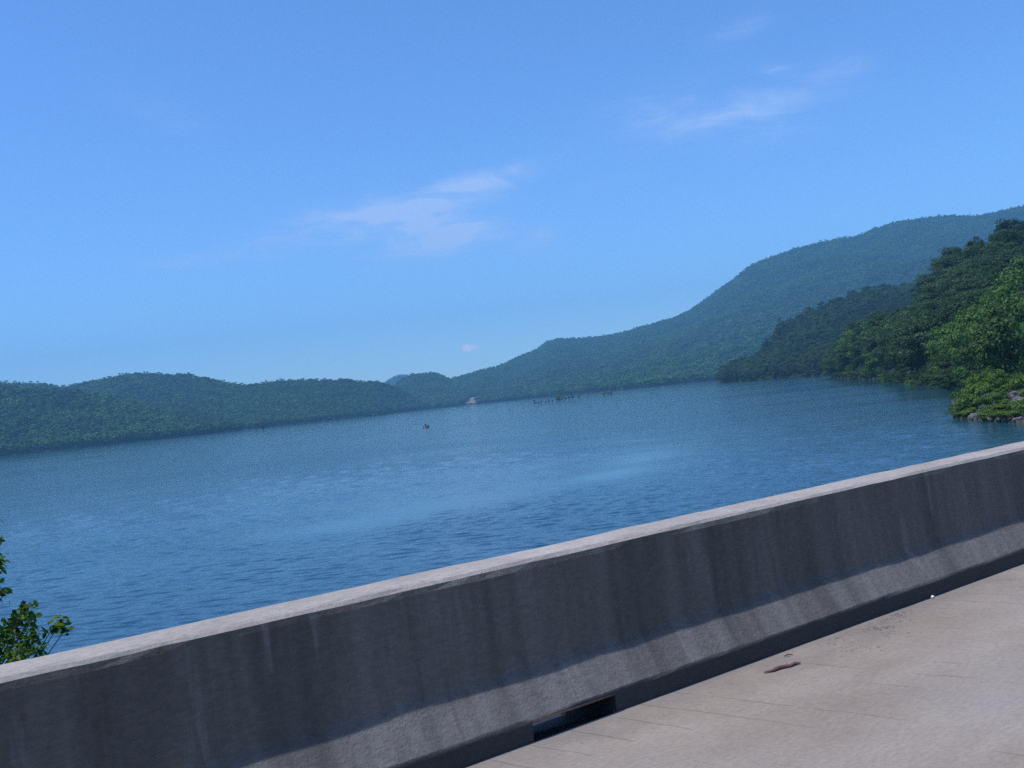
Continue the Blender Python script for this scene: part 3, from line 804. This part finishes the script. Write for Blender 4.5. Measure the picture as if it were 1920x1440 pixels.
# ------------------------------------------------------------------ far shore: slip of bare earth, pale rocks
def ground_D(px, t):
    return hD.pos(np.array([azel(px, 750)[0]]), np.array([t]))[0]
rng = np.random.default_rng(77)
def slope_t(px, py):                                    # how far up the mountain side that picture spot lies
    ts = np.linspace(.002, .6, 300); a, tn = azel(px, py)
    P = hD.pos(np.full(300, a), ts)
    el = (P[:, 2] - CAM_Z) / np.hypot(P[:, 0], P[:, 1])
    return float(ts[np.argmin(np.abs(el - tn))])
n1, n2 = 12, 9
V = []
for i in range(n1):
    for j in range(n2):
        u = j / (n2 - 1)
        x0, x1 = 870 + 18 * u, 890 + 16 * u
        px = x0 + (x1 - x0) * i / (n1 - 1) + rng.uniform(-.7, .7)
        p = ground_D(px, slope_t(px, 758 - 18 * u))
        edge = min(i, n1 - 1 - i, n2 - 1 - j) == 0
        V.append((p[0], p[1], p[2] + (-.6 if edge else 1.2 + rng.uniform(0, 2.2))))
Fq = [(i * n2 + j, (i + 1) * n2 + j, (i + 1) * n2 + j + 1, i * n2 + j + 1) for i in range(n1 - 1) for j in range(n2 - 1)]
tag(link('bare_earth_slope', mesh_np('bare_earth_slope', V, Fq, M_EARTH, True)), 'patch of bare reddish earth on the far wooded shore', 'earth bank')
for (px, t, s, lb) in [(828, .006, 7, 'pale boulder at the far shore left of the bare earth'), (907, .012, 5, 'pale boulder beside the foot of the bare earth'), (1168, .006, 6, 'pale boulder on the far shore behind the drowned shrubs')]:
    p = ground_D(px, t)
    me = rocks[1].copy(); me.materials[0] = M_EARTH
    o = link('boulder', me, loc=(p[0], p[1], p[2] + .5), sc=(s, s, s * .8)); tag(o, lb, 'rock')

# ------------------------------------------------------------------ drowned shrubs standing in the lake
shr_d = [broad_crown('shrub_dark', 500 + i, 3.0, .75, 9, 150, .22, M_SNAG, low=.25) for i in range(3)]
shr_p = [broad_crown('shrub_pale', 510 + i, 3.0, 1.2, 12, 150, .2, M_PALE, low=.2) for i in range(2)]
st = trunk_mesh('shrub_stem', 520, 3.0, .10, 6, .8)
snags = [(443, 810, 806, 'd', 'dark drowned shrub, leftmost one near the left shore'), (449, 810, 806, 'd', 'thin drowned shrub beside the leftmost one near the left shore'),
         (482, 809, 800, 'd', 'forked dark drowned shrub off the left shore, left of a pair'), (494, 808, 800, 'd', 'round dark drowned shrub off the left shore, right of a pair'),
         (687, 784, 779, 'd', 'dark drowned shrub, leftmost of the row off the middle point'), (694, 783, 778, 'd', 'small dark drowned shrub, second of the row off the middle point'),
         (702, 783, 776, 'p', 'pale drowned shrub in the row off the middle point'), (712, 780, 776, 'd', 'dark drowned shrub, fourth of the row off the middle point'), (720, 780, 775, 'd', 'dark drowned shrub, rightmost of the row off the middle point'),
         (1003, 760, 752, 'd', 'tall dark drowned shrub, leftmost of the long row'), (1010, 759, 755, 'd', 'short dark drowned shrub, second of the long row'), (1015, 758, 753, 'd', 'short dark drowned shrub, third of the long row'),
         (1024, 757, 754, 'd', 'tiny drowned shrub left of the leaning one in the long row'), (1029, 756, 751, 'd', 'leaning drowned shrub in the left half of the long row'), (1036, 755, 752, 'd', 'tiny drowned shrub right of the leaning one in the long row'),
         (1045, 754, 746, 'd', 'dark upright drowned shrub, left of a close pair in the long row'), (1050, 753, 747, 'd', 'dark upright drowned shrub, right of a close pair in the long row'), (1048, 751, 741, 'p', 'pale bleached drowned shrub behind the close dark pair'),
         (1056, 752, 745, 'p', 'pale bleached drowned shrub right of the close dark pair'), (1061, 751, 746, 'd', 'thin drowned shrub in the right half of the long row'), (1067, 750, 745, 'd', 'dark drowned shrub left of the tallest one in the long row'),
         (1074, 750, 741, 'd', 'tallest dark drowned shrub in the right half of the long row'), (1086, 748, 742, 'd', 'dark drowned shrub, rightmost of the long row'),
         (1133, 744, 735, 'p', 'wide yellowish drowned shrub standing alone, its left clump'), (1140, 743, 735, 'p', 'wide yellowish drowned shrub standing alone, its right clump'), (1146, 742, 736, 'd', 'dark drowned shrub beside the wide yellowish clumps')]
for (px, yb, yt, c, lb) in snags:
    p = at_z(px, yb, 0)
    d = min(math.hypot(p.x, p.y), 1350)
    a = azel(px, yb)[0]
    p = Vector((d * math.sin(a), d * math.cos(a), -.4))
    h = (yb - yt + (4.5 if px < 500 else 2.5)) / FPX * d + .4
    w = 1.25 if c == 'p' else 1.1
    o = link('drowned_shrub', None, loc=p, rz=rnd.uniform(0, 6.28), sc=(h / 3 * w, h / 3 * w, h / 3))
    tag(o, lb, 'shrub', 'drowned shrubs standing in the lake')
    link('stem', st, o); link('foliage', rnd.choice(shr_p if c == 'p' else shr_d), o)

# ------------------------------------------------------------------ personal watercraft and rider
wc = at_z(799, 802, 0.0)
pwc = link('personal_watercraft', None, loc=wc, rz=R(-8), sc=.88)
tag(pwc, 'small dark grey watercraft speeding across the lake', 'watercraft')
def loft(sections, mat, name, parent):
    V, Fq = [], []
    n = len(sections[0])
    for s in sections: V += s
    for i in range(len(sections) - 1):
        for j in range(n):
            j2 = (j + 1) % n
            Fq.append((i * n + j, (i + 1) * n + j, (i + 1) * n + j2, i * n + j2))
    me = mesh_np(name, V, Fq, mat, True)
    return link(name, me, parent)
def sec(x, w, z0, z1): return [(x, -w * .45, z0), (x, -w, z0 + .2), (x, -w * .9, z1 - .06), (x, -w * .4, z1), (x, w * .4, z1), (x, w * .9, z1 - .06), (x, w, z0 + .2), (x, w * .45, z0)]
loft([sec(-1.5, .05, -.05, .3), sec(-1.48, .52, -.15, .42), sec(-.5, .58, -.2, .45), sec(.4, .55, -.1, .55), sec(1.0, .38, .05, .62), sec(1.45, .1, .3, .58)], M_HULL, 'hull', pwc)
loft([sec(-1.2, .1, .42, .62), sec(-1.1, .2, .40, .78), sec(-.1, .2, .42, .76), sec(.15, .14, .44, .72)], M_DARK, 'seat', pwc)
loft([sec(.2, .3, .45, .75), sec(.4, .28, .5, 1.0), sec(.9, .25, .55, .85), sec(1.3, .12, .5, .66)], M_DARK, 'front_cowl', pwc)
V, Fq = tube([(.32, -.42, 1.02), (.38, 0, 1.0), (.32, .42, 1.02)], [.03, .03, .03]); link('handlebar', mesh_np('handlebar', V, Fq, M_DARK, True), pwc)
def skin_body(name, joints, edges, mat, loc, rz):
    me = bpy.data.meshes.new(name)
    me.from_pydata([j[0] for j in joints], edges, []); me.materials.append(mat)
    o = link(name, me, loc=loc, rz=rz)
    md = o.modifiers.new('skin', 'SKIN')
    for v, j in zip(me.skin_vertices[0].data, joints): v.radius = (j[1], j[1])
    me.skin_vertices[0].data[0].use_root = True
    o.modifiers.new('sub', 'SUBSURF').levels = 1; o.modifiers['sub'].render_levels = 1
    return o
J = [((-.45, 0, .90), .16), ((-.32, 0, 1.15), .15), ((-.12, 0, 1.42), .17), ((-.04, 0, 1.56), .06), ((.02, 0, 1.72), .11), ((.04, 0, 1.80), .09),
     ((-.10, .22, 1.42), .07), ((.02, .34, 1.20), .05), ((.28, .36, 1.06), .04), ((-.10, -.22, 1.42), .07), ((.02, -.34, 1.20), .05), ((.28, -.36, 1.06), .04),
     ((-.10, .24, .88), .09), ((-.02, .34, .55), .06), ((.12, .36, .47), .05), ((-.10, -.24, .88), .09), ((-.02, -.34, .55), .06), ((.12, -.36, .47), .05)]
Eg = [(0, 1), (1, 2), (2, 3), (3, 4), (4, 5), (2, 6), (6, 7), (7, 8), (2, 9), (9, 10), (10, 11), (0, 12), (12, 13), (13, 14), (0, 15), (15, 16), (16, 17)]
J = [(tuple(c * .88 for c in p), q * .88) for p, q in J]
tag(skin_body('person', J, Eg, M_DARK, wc, R(-8)), 'person in dark clothing crouched on the small watercraft', 'person')
fv, ff = [], []
rf = random.Random(9)
for i in range(18):                                      # foam of the wake and the spray at its tail
    u = rf.random()
    x = -1.4 - u * 6.5; y = rf.uniform(-.3, .3) * (1 + u * 1.5); s = rf.uniform(.07, .22)
    z = .03 + (rf.uniform(0, .55) if u > .75 else rf.uniform(0, .07))
    o = len(fv)
    for j in range(6):
        t = j * math.pi / 3; q = rf.uniform(.6, 1.2)
        fv.append((x + math.cos(t) * s * 1.6 * q, y + math.sin(t) * s * q, z))
    fv += [(x, y, z + s * .6), (x, y, z - s * .4)]
    for j in range(6):
        ff.append((o + j, o + (j + 1) % 6, o + 6)); ff.append((o + (j + 1) % 6, o + j, o + 7))
tag(link('wake_foam', mesh_np('wake_foam', fv, ff, M_FOAM), loc=wc, rz=R(-8)), 'white wake and spray trailing the small watercraft', 'foam', kind='stuff')

# ------------------------------------------------------------------ bridge: deck and parapet (local x along the road, y outward, z up)
PHI = R(53)
ROAD_Z = CAM_Z - 1.61
BR = Matrix.Translation((0, 0, ROAD_Z)) @ Matrix.Rotation(R(90) - PHI, 4, 'Z')
BRi = BR.inverted()
D0 = 3.88
def on_road(px, py): return BRi @ at_z(px, py, ROAD_Z)
def on_face(px, py):                                    # on the vertical foot of the parapet
    r = Vector(ray(px, py)); n = BR.to_3x3() @ Vector((0, 1, 0))
    kk = D0 / r.dot(n)
    return BRi @ (Vector((0, 0, CAM_Z)) + r * kk)
S0, S1 = on_face(1003, 1402)[0], on_face(1158, 1346)[0]  # the drain slot
prof = [(0, 0.0), (0, .094), (.006, .112), (.118, .305), (.128, .328), (.158, .765), (.163, .792), (.178, .808), (.20, .814), (.39, .816), (.412, .808), (.42, .79), (.42, 0.0)]
rr = np.random.default_rng(3)
def ss(a, b, st): return list(np.linspace(a, b, max(2, int((b - a) / st) + 1)))
sl = ss(-26, -1, .6)[:-1] + ss(-1, S0, .12); sm_ = ss(S0, S1, .09); sr = ss(S1, 12, .12)[:-1] + ss(12, 60, .8)
def wob(s, seed):
    r = np.random.default_rng(seed); g = r.normal(size=400)
    q = s / .55 + 100; i = int(math.floor(q)); f = q - i; f = f * f * (3 - 2 * f)
    return (g[i % 400] * (1 - f) + g[(i + 1) % 400] * f)
def para_sec(s, slot):
    out = []
    for j, (y, z) in enumerate(prof):
        dy = .0018 * wob(s, 50 + j) + .0012 * wob(s * 4, 80 + j); dz = .0016 * wob(s, 20 + j) + .0012 * wob(s * 4, 60 + j)
        if j in (3, 4): dz += .003 * wob(s * 1.5, 33)
        if slot and z < .1: z = .097; dz = 0
        if j == 0 or j == len(prof) - 1: dy = dz = 0
        out.append((s, D0 + y + dy, z + dz))
    return out
V, Fq = [], []
def sweep(sv, slot):
    n = len(prof); o = len(V)
    for s in sv: V.extend(para_sec(s, slot))
    for i in range(len(sv) - 1):
        for j in range(n):
            j2 = (j + 1) % n
            Fq.append((o + i * n + j, o + (i + 1) * n + j, o + (i + 1) * n + j2, o + i * n + j2))
    return o, o + (len(sv) - 1) * n
oL = sweep(sl, False); oM = sweep(sm_, True); oR = sweep(sr, False)
bm = bmesh.new()
vs = [bm.verts.new(v) for v in V]
for q in Fq:
    try: bm.faces.new([vs[i] for i in q])
    except ValueError: pass
n = len(prof)
for o in (oL[0], oL[1], oR[0], oR[1]):
    bm.faces.new([vs[o + j] for j in range(n)])
bmesh.ops.recalc_face_normals(bm, faces=bm.faces)
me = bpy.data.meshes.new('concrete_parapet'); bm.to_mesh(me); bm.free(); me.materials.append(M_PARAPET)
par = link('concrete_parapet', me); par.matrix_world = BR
tag(par, 'weathered grey concrete safety parapet running along the bridge edge', 'barrier')
# rusty steel lip over the drain slot
def box(x0, x1, y0, y1, z0, z1):
    return ([(x0, y0, z0), (x1, y0, z0), (x1, y1, z0), (x0, y1, z0), (x0, y0, z1), (x1, y0, z1), (x1, y1, z1), (x0, y1, z1)],
            [(3, 2, 1, 0), (4, 5, 6, 7), (0, 1, 5, 4), (1, 2, 6, 5), (2, 3, 7, 6), (3, 0, 4, 7)])
v1, f1 = box(S0 + .004, S1 - .004, D0 - .004, D0 + .41, .087, .0955)
o = link('drain_lip', mesh_np('drain_lip', v1, f1, M_RUST), par); o['label'] = 'rusty steel lip above the drain slot'
def slant(x0, x1, y0, y1, za, zb, th):
    return ([(x0, y0, za - th), (x1, y0, za - th), (x1, y1, zb - th), (x0, y1, zb - th), (x0, y0, za), (x1, y0, za), (x1, y1, zb), (x0, y1, zb)], box(0, 1, 0, 1, 0, 1)[1])
v1, f1 = join_parts([slant(S0 + .012, S1 - .012, D0 + .004, D0 + .44, -.012, -.0895, .02), box(S0 + .0, S0 + .010, D0 + .012, D0 + .44, -.22, .085), box(S1 - .010, S1, D0 + .012, D0 + .44, -.22, .085)])
o = link('drain_channel', mesh_np('drain_channel', v1, f1, m_simple('shade_black_drain', (.018, .016, .015), .9, .4, 12)), par); o['label'] = 'channel of the drain slot, coloured black for its shade'  # shade inside the slot is put into the black colour
# deck: slab with its edge strip cut away at the slot
parts = [box(-26, 60, -9, D0 - .0, -.24, -.002)]
V, Fq = join_parts(parts)
dk = link('bridge_deck', mesh_np('bridge_deck', V, Fq, M_DECK)); dk.matrix_world = BR; tag(dk, kind='structure')
V, Fq = join_parts([box(-26, S0, D0 + .001, D0 + .45, -.24, -.003), box(S1, 60, D0 + .001, D0 + .45, -.24, -.003)])
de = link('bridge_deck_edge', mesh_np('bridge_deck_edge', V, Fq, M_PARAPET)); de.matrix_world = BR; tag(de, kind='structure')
nx, ny = 60, 12
V = [(-26 + 86 * i / nx, -9 + (9 + D0 - .001) * j / ny, .002) for i in range(nx + 1) for j in range(ny + 1)]
Fq = [(i * (ny + 1) + j, (i + 1) * (ny + 1) + j, (i + 1) * (ny + 1) + j + 1, i * (ny + 1) + j + 1) for i in range(nx) for j in range(ny)]
rd = link('road', mesh_np('road', V, Fq, M_DECK)); rd.matrix_world = BR; tag(rd, kind='structure')
# beams and piers that carry the deck
for j, y in enumerate((-7.5, -2.5, 2.5)):
    V, Fq = box(-26, 60, y - .25, y + .25, -1.5, -.25)
    b = link('bridge_girder', mesh_np('bridge_girder', V, Fq, M_PARAPET)); b.matrix_world = BR; tag(b, kind='structure')
for x in (-20, 18, 50):
    V, Fq = box(x - .5, x + .5, -8, 3.2, -7.5, -1.51)
    b = link('bridge_pier', mesh_np('bridge_pier', V, Fq, M_PARAPET)); b.matrix_world = BR; tag(b, kind='structure')

# things lying on the road
c = on_road(1468, 1255); e0, e1 = on_road(1436, 1264), on_road(1503, 1246)
ax = (e1 - e0); L = ax.length; ang = math.atan2(ax.y, ax.x)
pts = [(-L / 2, .004, .006), (-L * .3, -.006, .009), (-L * .05, .006, .011), (L * .18, -.005, .009), (L * .36, .007, .010), (L / 2, .0, .006)]
V, Fq = join_parts([tube(pts, [.004, .0085, .0105, .0085, .0095, .004], 7), tube([(L * .1, 0, .012), (L * .2, .022, .014)], [.005, .002], 5)])
o = link('broken_stick', mesh_np('broken_stick', V, Fq, M_STICK, True)); o.matrix_world = BR @ Matrix.Translation((c.x, c.y, .004)) @ Matrix.Rotation(ang, 4, 'Z')
tag(o, 'reddish brown broken stick lying on the bridge road', 'stick')
c = on_road(1743, 1121)
rl = random.Random(3)
V = [(math.cos(t * 1.05) * rl.uniform(.014, .024), math.sin(t * 1.05) * rl.uniform(.010, .018), rl.uniform(.0, .008)) for t in range(6)] + [(0, 0, .018), (.010, .005, .012)]
Fq = [(i, (i + 1) % 6, 6) for i in range(6)]
o = link('paper_scrap', mesh_np('paper_scrap', V, Fq, M_LITTER)); o.matrix_world = BR @ Matrix.Translation((c.x, c.y - .02, .004)); tag(o, 'small crumpled white scrap at the foot of the parapet', 'litter')
c = on_road(1478, 1232)
V, Fq = tube([(-.03, 0, .008), (0, .004, .012), (.035, 0, .007)], [.002, .005, .002], 6)
o = link('bark_chip', mesh_np('bark_chip', V, Fq, M_STICK, True)); o.matrix_world = BR @ Matrix.Translation((c.x, c.y, .002)) @ Matrix.Rotation(ang, 4, 'Z'); tag(o, 'small dark bark chip just above the reddish stick', 'bark')
gv, gf = [], []
rg = random.Random(21)
def pebble(x, y, s):
    o = len(gv)
    for t in range(5):
        a = t * 1.2566 + rg.random() * .5; q = rg.uniform(.7, 1.2)
        gv.append((x + math.cos(a) * s * q * 1.3, y + math.sin(a) * s * q, .002))
    gv.append((x + rg.uniform(-.3, .3) * s, y + rg.uniform(-.3, .3) * s, .002 + s * rg.uniform(.5, .9)))
    for t in range(5): gf.append((o + t, o + (t + 1) % 5, o + 5))
for i in range(420):                                     # drift of grit at the foot of the parapet
    px = rg.gauss(1650, 45); py = 1289 - .385 * (px - 1300) + 8 + abs(rg.gauss(0, 20))
    p = on_road(px, py)
    if p.y < D0 - .01: pebble(p.x, p.y, rg.uniform(.003, .011))
for i in range(900):
    x = rg.uniform(-1, 14); y = D0 - .01 - abs(rg.gauss(0, .35)) ** 1.3
    pebble(x, y, rg.uniform(.002, .006))
o = link('road_grit', mesh_np('road_grit', gv, gf, M_GRAVEL)); o.matrix_world = BR; tag(o, 'grit and gravel drifted against the parapet foot', 'gravel', kind='stuff')

# ------------------------------------------------------------------ leafy tree below the bridge, its edge seen over the parapet at the left
def leaf6(C, N, L, rng):
    """pointed six-sided leaves"""
    n = len(C)
    N = N / np.linalg.norm(N, axis=1, keepdims=True)
    U = np.cross(N, rng.normal(size=(n, 3))); U /= np.linalg.norm(U, axis=1, keepdims=True)
    W = np.cross(N, U); s = L * rng.uniform(.65, 1.25, (n, 1))
    out = [C - U * s * .5, C - U * s * .15 + W * s * .27, C + U * s * .22 + W * s * .22, C + U * s * .55 - N * s * .12, C + U * s * .22 - W * s * .22, C - U * s * .15 - W * s * .27]
    V = np.stack(out, 1).reshape(-1, 3)
    b = np.arange(n) * 6
    Fq = np.concatenate([np.stack([b, b + 5, b + 4, b + 3], 1), np.stack([b, b + 3, b + 2, b + 1], 1)])
    return V, Fq
rng = np.random.default_rng(61)
ND = 9.0
base = at_d(-150, 1150, ND)
nt = link('broadleaf_tree', None, loc=(base.x, base.y, 1.2))
tag(nt, 'near green leafy tree poking above the parapet at the left edge', 'tree')
bz = 1.2
sprays = [(-4, 1010, .05, 14), (-2, 1052, .06, 18), (0, 1062, .06, 14), (-10, 1104, .10, 24), (10, 1108, .05, 12), (46, 1142, .09, 34), (38, 1160, .10, 40), (58, 1158, .07, 22), (20, 1178, .13, 52), (62, 1188, .10, 34), (48, 1205, .12, 44),
          (112, 1168, .075, 26), (122, 1180, .06, 18), (100, 1176, .05, 12), (2, 1190, .16, 60), (10, 1215, .16, 60), (-40, 1080, .3, 90), (-60, 1160, .35, 130), (-50, 1230, .35, 120), (30, 1228, .12, 40), (70, 1222, .10, 26), (-130, 1000, .5, 200), (-160, 1150, .6, 260), (-140, 1290, .6, 200), (-220, 1080, .6, 220), (-50, 1010, .12, 20)]
Cs, Ns, stems = [], [], []
trunk_top = Vector((base.x, base.y, 0))
for (px, py, rad, nl) in sprays:
    nl = int(nl * (1.5 if px > -20 else .8))
    c = at_d(px, py, ND + rng.uniform(-.35, .35)) - Vector((base.x, base.y, bz))
    d = rng.normal(size=(nl, 3)); d /= np.linalg.norm(d, axis=1, keepdims=True)
    Cs.append(np.array(c) + d * rad * rng.uniform(.2, 1.1, (nl, 1)) * np.array([1, 1, .8]))
    Ns.append(d * .5 + rng.normal(size=(nl, 3)) * .5 + np.array([0, 0, .6]))
    z0 = max(1.0, c.z - .9)
    s = Vector((rng.uniform(-.1, .1), rng.uniform(-.1, .1), min(z0, 4.9)))
    m1 = s.lerp(c, .55) + Vector((0, 0, -.12))
    stems.append(tube([s, m1, c], [.014, .007, .003], 5))
V, Fq = leaf6(np.concatenate(Cs), np.concatenate(Ns), .058, rng)
stems.append(tube([(0, 0, -1.3), (.05, 0, 1.5), (-.05, .05, 3.2), (0, 0, 5.4)], [.13, .10, .07, .02], 8))
v2, f2 = join_parts(stems)
link('trunk', mesh_np('near_trunk', v2, f2, M_BARK, True), nt)
link('crown', mesh_np('near_crown', V, Fq, M_NEAR), nt)
# the bank it grows on, under the bridge end
V, Fq = [], []
for i in range(13):
    for j in range(13):
        x, y = (i - 6) / 6 * 9, (j - 6) / 6 * 9
        r = math.hypot(x, y) / 9
        V.append((base.x - 6 + x, base.y + y - 3, 1.5 * max(0, 1 - r * r) - .6 * (r > .95) + .12 * math.sin(i * 3.1) * math.cos(j * 2.3)))
Fq = [(i * 13 + j, (i + 1) * 13 + j, (i + 1) * 13 + j + 1, i * 13 + j + 1) for i in range(12) for j in range(12)]
tag(link('bank_left', mesh_np('bank_left', V, Fq, M_BANKSOIL, True)), kind='structure')

# ------------------------------------------------------------------ haze in the air over the lake
zt = 570.0
V, Fq = box(-6400, 6400, -6400, 6400, -3.0, zt)
hz = link('haze', mesh_np('haze', V, Fq, M_SOIL))
mh, k, out = new_mat('haze_air')
pv = k.add('ShaderNodeVolumePrincipled')
pv.inputs['Color'].default_value = (0.27, 0.67, 1.0, 1)
pv.inputs['Density'].default_value = 0.000175
pv.inputs['Anisotropy'].default_value = 0.0
k.l.new(pv.outputs[0], out.inputs['Volume'])
hz.data.materials[0] = mh
tag(hz, 'blue summer haze hanging over the lake and hills', 'haze', kind='stuff')
print('trees', n_tree)
